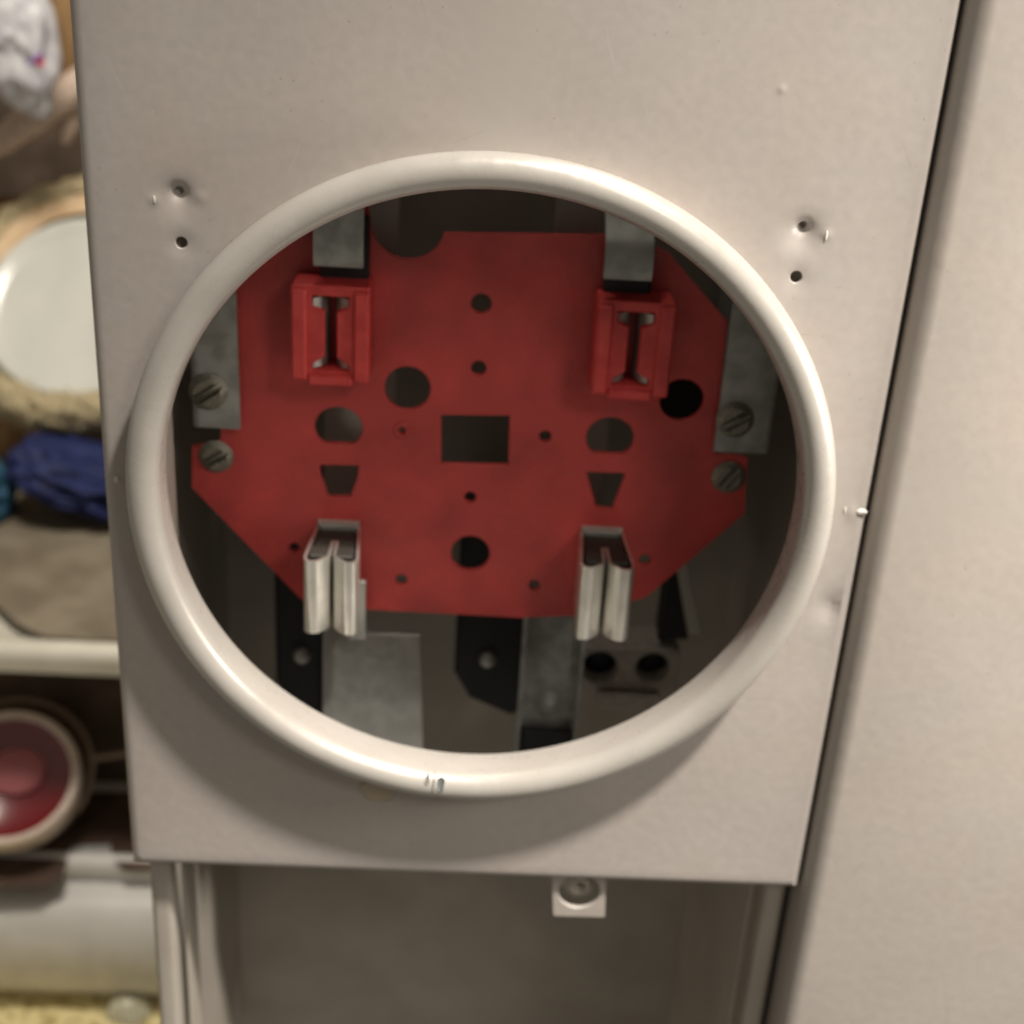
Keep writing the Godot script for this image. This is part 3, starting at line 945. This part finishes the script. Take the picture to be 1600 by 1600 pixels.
# ------------------------------------------------------------------ behind, on the left
func build_behind() -> void:
	var st: SurfaceTool
	# wall of upright boards
	var wall := Node3D.new()
	wall.name = "board_wall"
	add_child(wall, true)
	tag(wall, "brown board wall behind the shelves on the left", "wall", "", "structure")
	var x := -1.0
	var i := 0
	while x < -.10:
		var w := rng.randf_range(.085, .11)
		st = begin()
		brick(st, Vector3(w - .003, 1.5, .018), Transform3D(Basis.IDENTITY, Vector3(x + w / 2, -.1, -.80 + rng.randf_range(-.003, .003))), .002)
		obj("plank", st, "old_wood", wall)
		x += w
		i += 1
	st = begin()
	brick(st, Vector3(.9, .085, .03), Transform3D(Basis(Vector3.BACK, .04), Vector3(-.55, -0.0746, -.765)), .003)
	obj("branch_shade", st, "dark_board_and_shade", wall)  # dark bar added as painted shade under the branch
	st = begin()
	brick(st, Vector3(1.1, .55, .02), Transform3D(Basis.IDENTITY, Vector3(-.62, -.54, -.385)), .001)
	tag(obj("lower_board", st, "dark_board_and_shade"), "dark brown backboard under the upper white shelf", "wall", "", "structure")

	# upper white shelf with a bright rounded front edge
	var sh := thing("shelf", "white shelf with bright front edge holding the blue cloth", "shelf")
	st = begin()
	ribbon(st, bend(PackedVector2Array([Vector2(-.78, -.2510), Vector2(-.325, -.2550), Vector2(-.302, -.2435), Vector2(-.297, -.2470), Vector2(-.297, -.2570)]), .010), .004, -.95, -.10, Vector3.BACK, Vector3.UP, Vector3.RIGHT)
	obj("board", st, "white_shelf", sh)

	# brown sheet, shade on the upper shelf floor as colour, front edge curved
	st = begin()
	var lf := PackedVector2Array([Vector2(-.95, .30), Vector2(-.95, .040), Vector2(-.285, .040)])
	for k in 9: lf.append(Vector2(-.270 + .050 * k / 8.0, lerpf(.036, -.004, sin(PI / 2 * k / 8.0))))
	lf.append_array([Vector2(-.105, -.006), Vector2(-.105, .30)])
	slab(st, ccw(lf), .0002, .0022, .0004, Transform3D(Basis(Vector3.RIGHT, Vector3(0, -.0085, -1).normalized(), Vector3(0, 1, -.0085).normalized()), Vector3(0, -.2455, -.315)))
	tag(obj("shade_sheet", st, "shelf_shade"), "painted shade on the upper white shelf, a dull brown sheet under the blue cloth", "shelf_shade")

	# lower shelf: rolled white front
	var lo := thing("shelf", "lower white shelf with a thick rolled front below the red jar", "shelf")
	st = begin()
	var y_top := -0.4035
	var y_low := -0.4708
	var rr := (y_top - y_low) / 2
	var p2 := PackedVector2Array([Vector2(-.384, y_top + .0135), Vector2(-.307, y_top + .0135), Vector2(-.3035, y_top + .0160), Vector2(-.2995, y_top + .0160), Vector2(-.2970, y_top + .0125), Vector2(-.2975, y_top + .0070), Vector2(-.2990, y_top + .0030), Vector2(-.2950, y_top + .0008)])
	for k in 11:
		var a := deg_to_rad(88 - 168.0 * k / 10.0)
		p2.append(Vector2(-.288 + .6 * rr * cos(a), y_top - rr + rr * sin(a)))
	ribbon(st, p2, .004, -.95, -.12, Vector3.BACK, Vector3.UP, Vector3.RIGHT)
	obj("rolled_front", st, "white_roll", lo)

	# shadow of jar and box as a dark brown sheet, cut out at front
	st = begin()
	var shadow_shape := PackedVector2Array()
	for q in [Vector2(-0.3963, -0.3521), Vector2(-0.3590, -0.2680), Vector2(-0.2336, -0.2749), Vector2(-0.2219, -0.2820), Vector2(-0.2252, -0.3124), Vector2(-0.2033, -0.3149), Vector2(-0.1961, -0.2980), Vector2(-0.1886, -0.2916), Vector2(-0.1654, -0.2929), Vector2(-0.1810, -0.3661)]: shadow_shape.append(Vector2(q.x, -q.y))
	slab(st, ccw(shadow_shape), .0002, .0020, .0004, Transform3D(Basis(Vector3.RIGHT, Vector3.FORWARD, Vector3.UP), Vector3(0, -0.3878, 0)))
	tag(obj("shadow_sheet", st, "shadow_brown"), "painted shadow of jar and box, a dark brown sheet on the lower white shelf", "mat")

	# red jar lying with its mouth towards the viewer
	var jar := thing("round_jar", "round jar with dark red glass face and cream rim on the lower shelf", "jar")
	var jf := facing(Vector3(-0.2564, -0.3386, -.31), Vector3(.12, .78, .62))
	st = begin()
	lathe(st, [Vector2(.0001, -.004), Vector2(.014, -.003), Vector2(.029, -.001), Vector2(.0355, .002)], jf, 48)
	obj("red_glass", st, "red_glass", jar)
	st = begin()
	lump(st, jf * Vector3(.004, .004, -.001), Vector3(.016, .014, .0035), .0, fnoise(.01, 3), 40, 36, false, jf.basis)
	obj("painted_glint", st, "glint_pink", jar)  # highlight on the red glass, painted as a pink lump
	st = begin()
	lathe(st, [Vector2(.0345, .001), Vector2(.0350, .0045), Vector2(.0372, .006), Vector2(.0392, .0045), Vector2(.0400, -.002), Vector2(.0390, -.018), Vector2(.036, -.03)], jf, 48)
	obj("rim", st, "cream_rim", jar)
	st = begin()
	lathe(st, [Vector2(.034, -.012), Vector2(.042, -.012), Vector2(.044, -.016), Vector2(.044, -.024), Vector2(.03, -.026)], Transform3D(jf.basis, jf * Vector3(.0, .008, -.004)), 48)
	obj("collar", st, "brown_ring", jar)
	st = begin()
	var wp := PackedVector3Array()
	var wr := PackedFloat32Array()
	for k in 25:
		var a := deg_to_rad(lerpf(150, -35, k / 24.0))
		wp.append(jf * Vector3(.0445 * cos(a), .007 + .0445 * sin(a), -.014)); wr.append(.0016)
	tube(st, wp, wr, 8)
	obj("wire_bail", st, "wire", jar)
	st = begin()
	tube(st, PackedVector3Array([jf * Vector3(.043, .012, -.014), jf * Vector3(.06, .014, -.016), jf * Vector3(.075, .015, -.018)]), PackedFloat32Array([.002, .0018, .0018]), 8)
	obj("wire_end", st, "wire", jar)

	# stained yellow board at the bottom left, with a clouded glass knob on it
	st = begin()
	brick(st, Vector3(.7, .012, .26), Transform3D(Basis.IDENTITY, Vector3(-.50, -0.4784, -.21)), .002)
	tag(obj("yellow_board", st, "yellow_board"), "stained yellow board lying below the lower white shelf", "board")
	st = begin()
	var kn := Vector3(-0.1860, -0.4778, -.27)
	lump(st, kn, Vector3(.0150, .0165, .0150), .12, fnoise(.012, 77), 28, 20)
	tag(obj("glass_knob", st, "cloudy_glass"), "cloudy pale glass knob on the yellow board", "knob")

	# crumpled navy cloth on the upper shelf, another teal one at the frame's edge
	st = begin()
	lump(st, Vector3(-0.2448, -0.2192, -.47), Vector3(.042, .0135, .032), .4, fnoise(.010, 21, 5), 72, 48, true, Basis(Vector3.BACK, -.28), .7)
	tag(obj("blue_cloth", st, "blue_cloth"), "crumpled navy blue cloth on the upper shelf", "cloth")
	st = begin()
	lump(st, Vector3(-0.3044, -0.2300, -.46), Vector3(.013, .020, .02), .5, fnoise(.012, 23, 5), 40, 28, true)
	tag(obj("teal_cloth", st, "teal_cloth"), "small teal blue cloth at the left edge beside the navy one", "cloth")

	# slice of a log, bark on, with a round white plate set in its face
	var slice := thing("log_slice", "bark edged log slice with a round white plate on its face", "wood slice")
	var sx := facing(Vector3(-0.2627, -0.1283, -.56), Vector3(-.05, .68, .70))
	var bn := fnoise(.02, 31, 5)
	var rough_ring := func(rx: float, ry: float, z: float, amp: float, freq: float) -> PackedVector3Array:
		var l := PackedVector3Array()
		for k in 96:
			var a := TAU * k / 96
			var e := 1.0 + amp * bn.get_noise_3d(cos(a) * freq, sin(a) * freq, z * 3000.0)
			l.append(sx * Vector3(.84 * rx * cos(a) * e, .84 * ry * sin(a) * e, z))
		return l
	st = begin()
	loft(st, [rough_ring.call(.0785, .0785, .0005, .02, 60.0), rough_ring.call(.098, .096, .001, .04, 90.0)], 1)
	obj("wood_face", st, "pale_wood", slice)
	st = begin()
	var loops := []
	for k in 10:
		var t := k / 9.0
		loops.append(rough_ring.call(.097 + .008 * sin(t * PI), .095 + .012 * sin(t * PI), .0012 - .05 * t, .20 if k > 0 else .08, 120.0))
	loft(st, loops, 1)
	obj("bark", st, "bark", slice)
	st = begin()
	var mo := PackedVector3Array()
	var mr := PackedFloat32Array()
	for k in 110:
		var a := deg_to_rad(lerpf(40, 401, k / 109.0))
		var low := maxf(0.0, -sin(a))
		mo.append(sx * Vector3((.087 - .004 * low) * cos(a), (.088 - .006 * low) * sin(a), -.004 + .003 * low)); mr.append(.0085 + .0045 * low)
	tube(st, mo, mr, 22, .75, fnoise(.11, 37, 5))
	obj("mossy_rim", st, "moss_bark", slice)
	st = begin()
	lathe(st, [Vector2(.0001, .0055), Vector2(.052, .0057), Vector2(.058, .0075), Vector2(.0635, .0105), Vector2(.0655, .010), Vector2(.067, .001)], Transform3D(sx.basis, sx * Vector3(.0, -.0095, 0)), 72)
	obj("white_plate", st, "white_glaze", slice)

	# timber block that the slice leans on
	st = begin()
	brick(st, Vector3(.34, .085, .05), Transform3D(Basis(Vector3.BACK, .02), Vector3(-.36, -.2135, -.585)), .003)
	tag(obj("timber_block", st, "old_wood"), "dark timber block on the upper shelf under the log slice", "timber")

	# driftwood branch lying across, plastic bag hanging above it
	st = begin()
	var dp := PackedVector3Array([Vector3(-0.3419, -0.0420, -.60), Vector3(-0.3219, -0.0325, -.60), Vector3(-0.3037, -0.0189, -.60), Vector3(-0.2889, -0.0093, -.61), Vector3(-0.2738, 0.0026, -.62), Vector3(-0.2474, 0.0193, -.63)])
	tube(st, dp, PackedFloat32Array([.009, .010, .0115, .0105, .012, .009]), 18, .35, fnoise(.03, 41, 4))
	var br := obj("driftwood_branch", st, "driftwood")
	tag(br, "pale pinkish driftwood branch leaning below the plastic bag", "branch")
	st = begin()
	tube(st, PackedVector3Array([Vector3(-0.2817, -0.0062, -.62), Vector3(-0.2813, -0.0231, -.62), Vector3(-0.2867, -0.0371, -.62)]), PackedFloat32Array([.007, .006, .003]), 12, .4, fnoise(.05, 43, 4))
	obj("twig", st, "driftwood", br)
	var bag := thing("plastic_bag", "crumpled white plastic bag with a pink and violet print hanging at upper left", "bag")
	st = begin()
	lump(st, Vector3(-0.2981, 0.0440, -.56), Vector3(.026, .046, .016), .3, fnoise(.009, 47, 5), 72, 56, true, Basis(Vector3.BACK, .18))
	lump(st, Vector3(-0.2870, 0.0109, -.56), Vector3(.010, .020, .007), .5, fnoise(.016, 49, 4), 40, 30, true, Basis(Vector3.BACK, .25))
	obj("film", st, "bag_film", bag)
	st = begin()
	slab(st, ccw(PackedVector2Array([Vector2(-0.2804, 0.0261), Vector2(-0.2714, 0.0318), Vector2(-0.2709, 0.0243)])), -.537, -.535, .0002)
	obj("pink_print", st, "pink_print", bag)
	st = begin()
	slab(st, ccw(PackedVector2Array([Vector2(-0.2814, 0.0255), Vector2(-0.2707, 0.0335), Vector2(-0.2709, 0.0313), Vector2(-0.2795, 0.0252)])), -.535, -.533, .0002)
	obj("violet_print", st, "violet_print", bag)
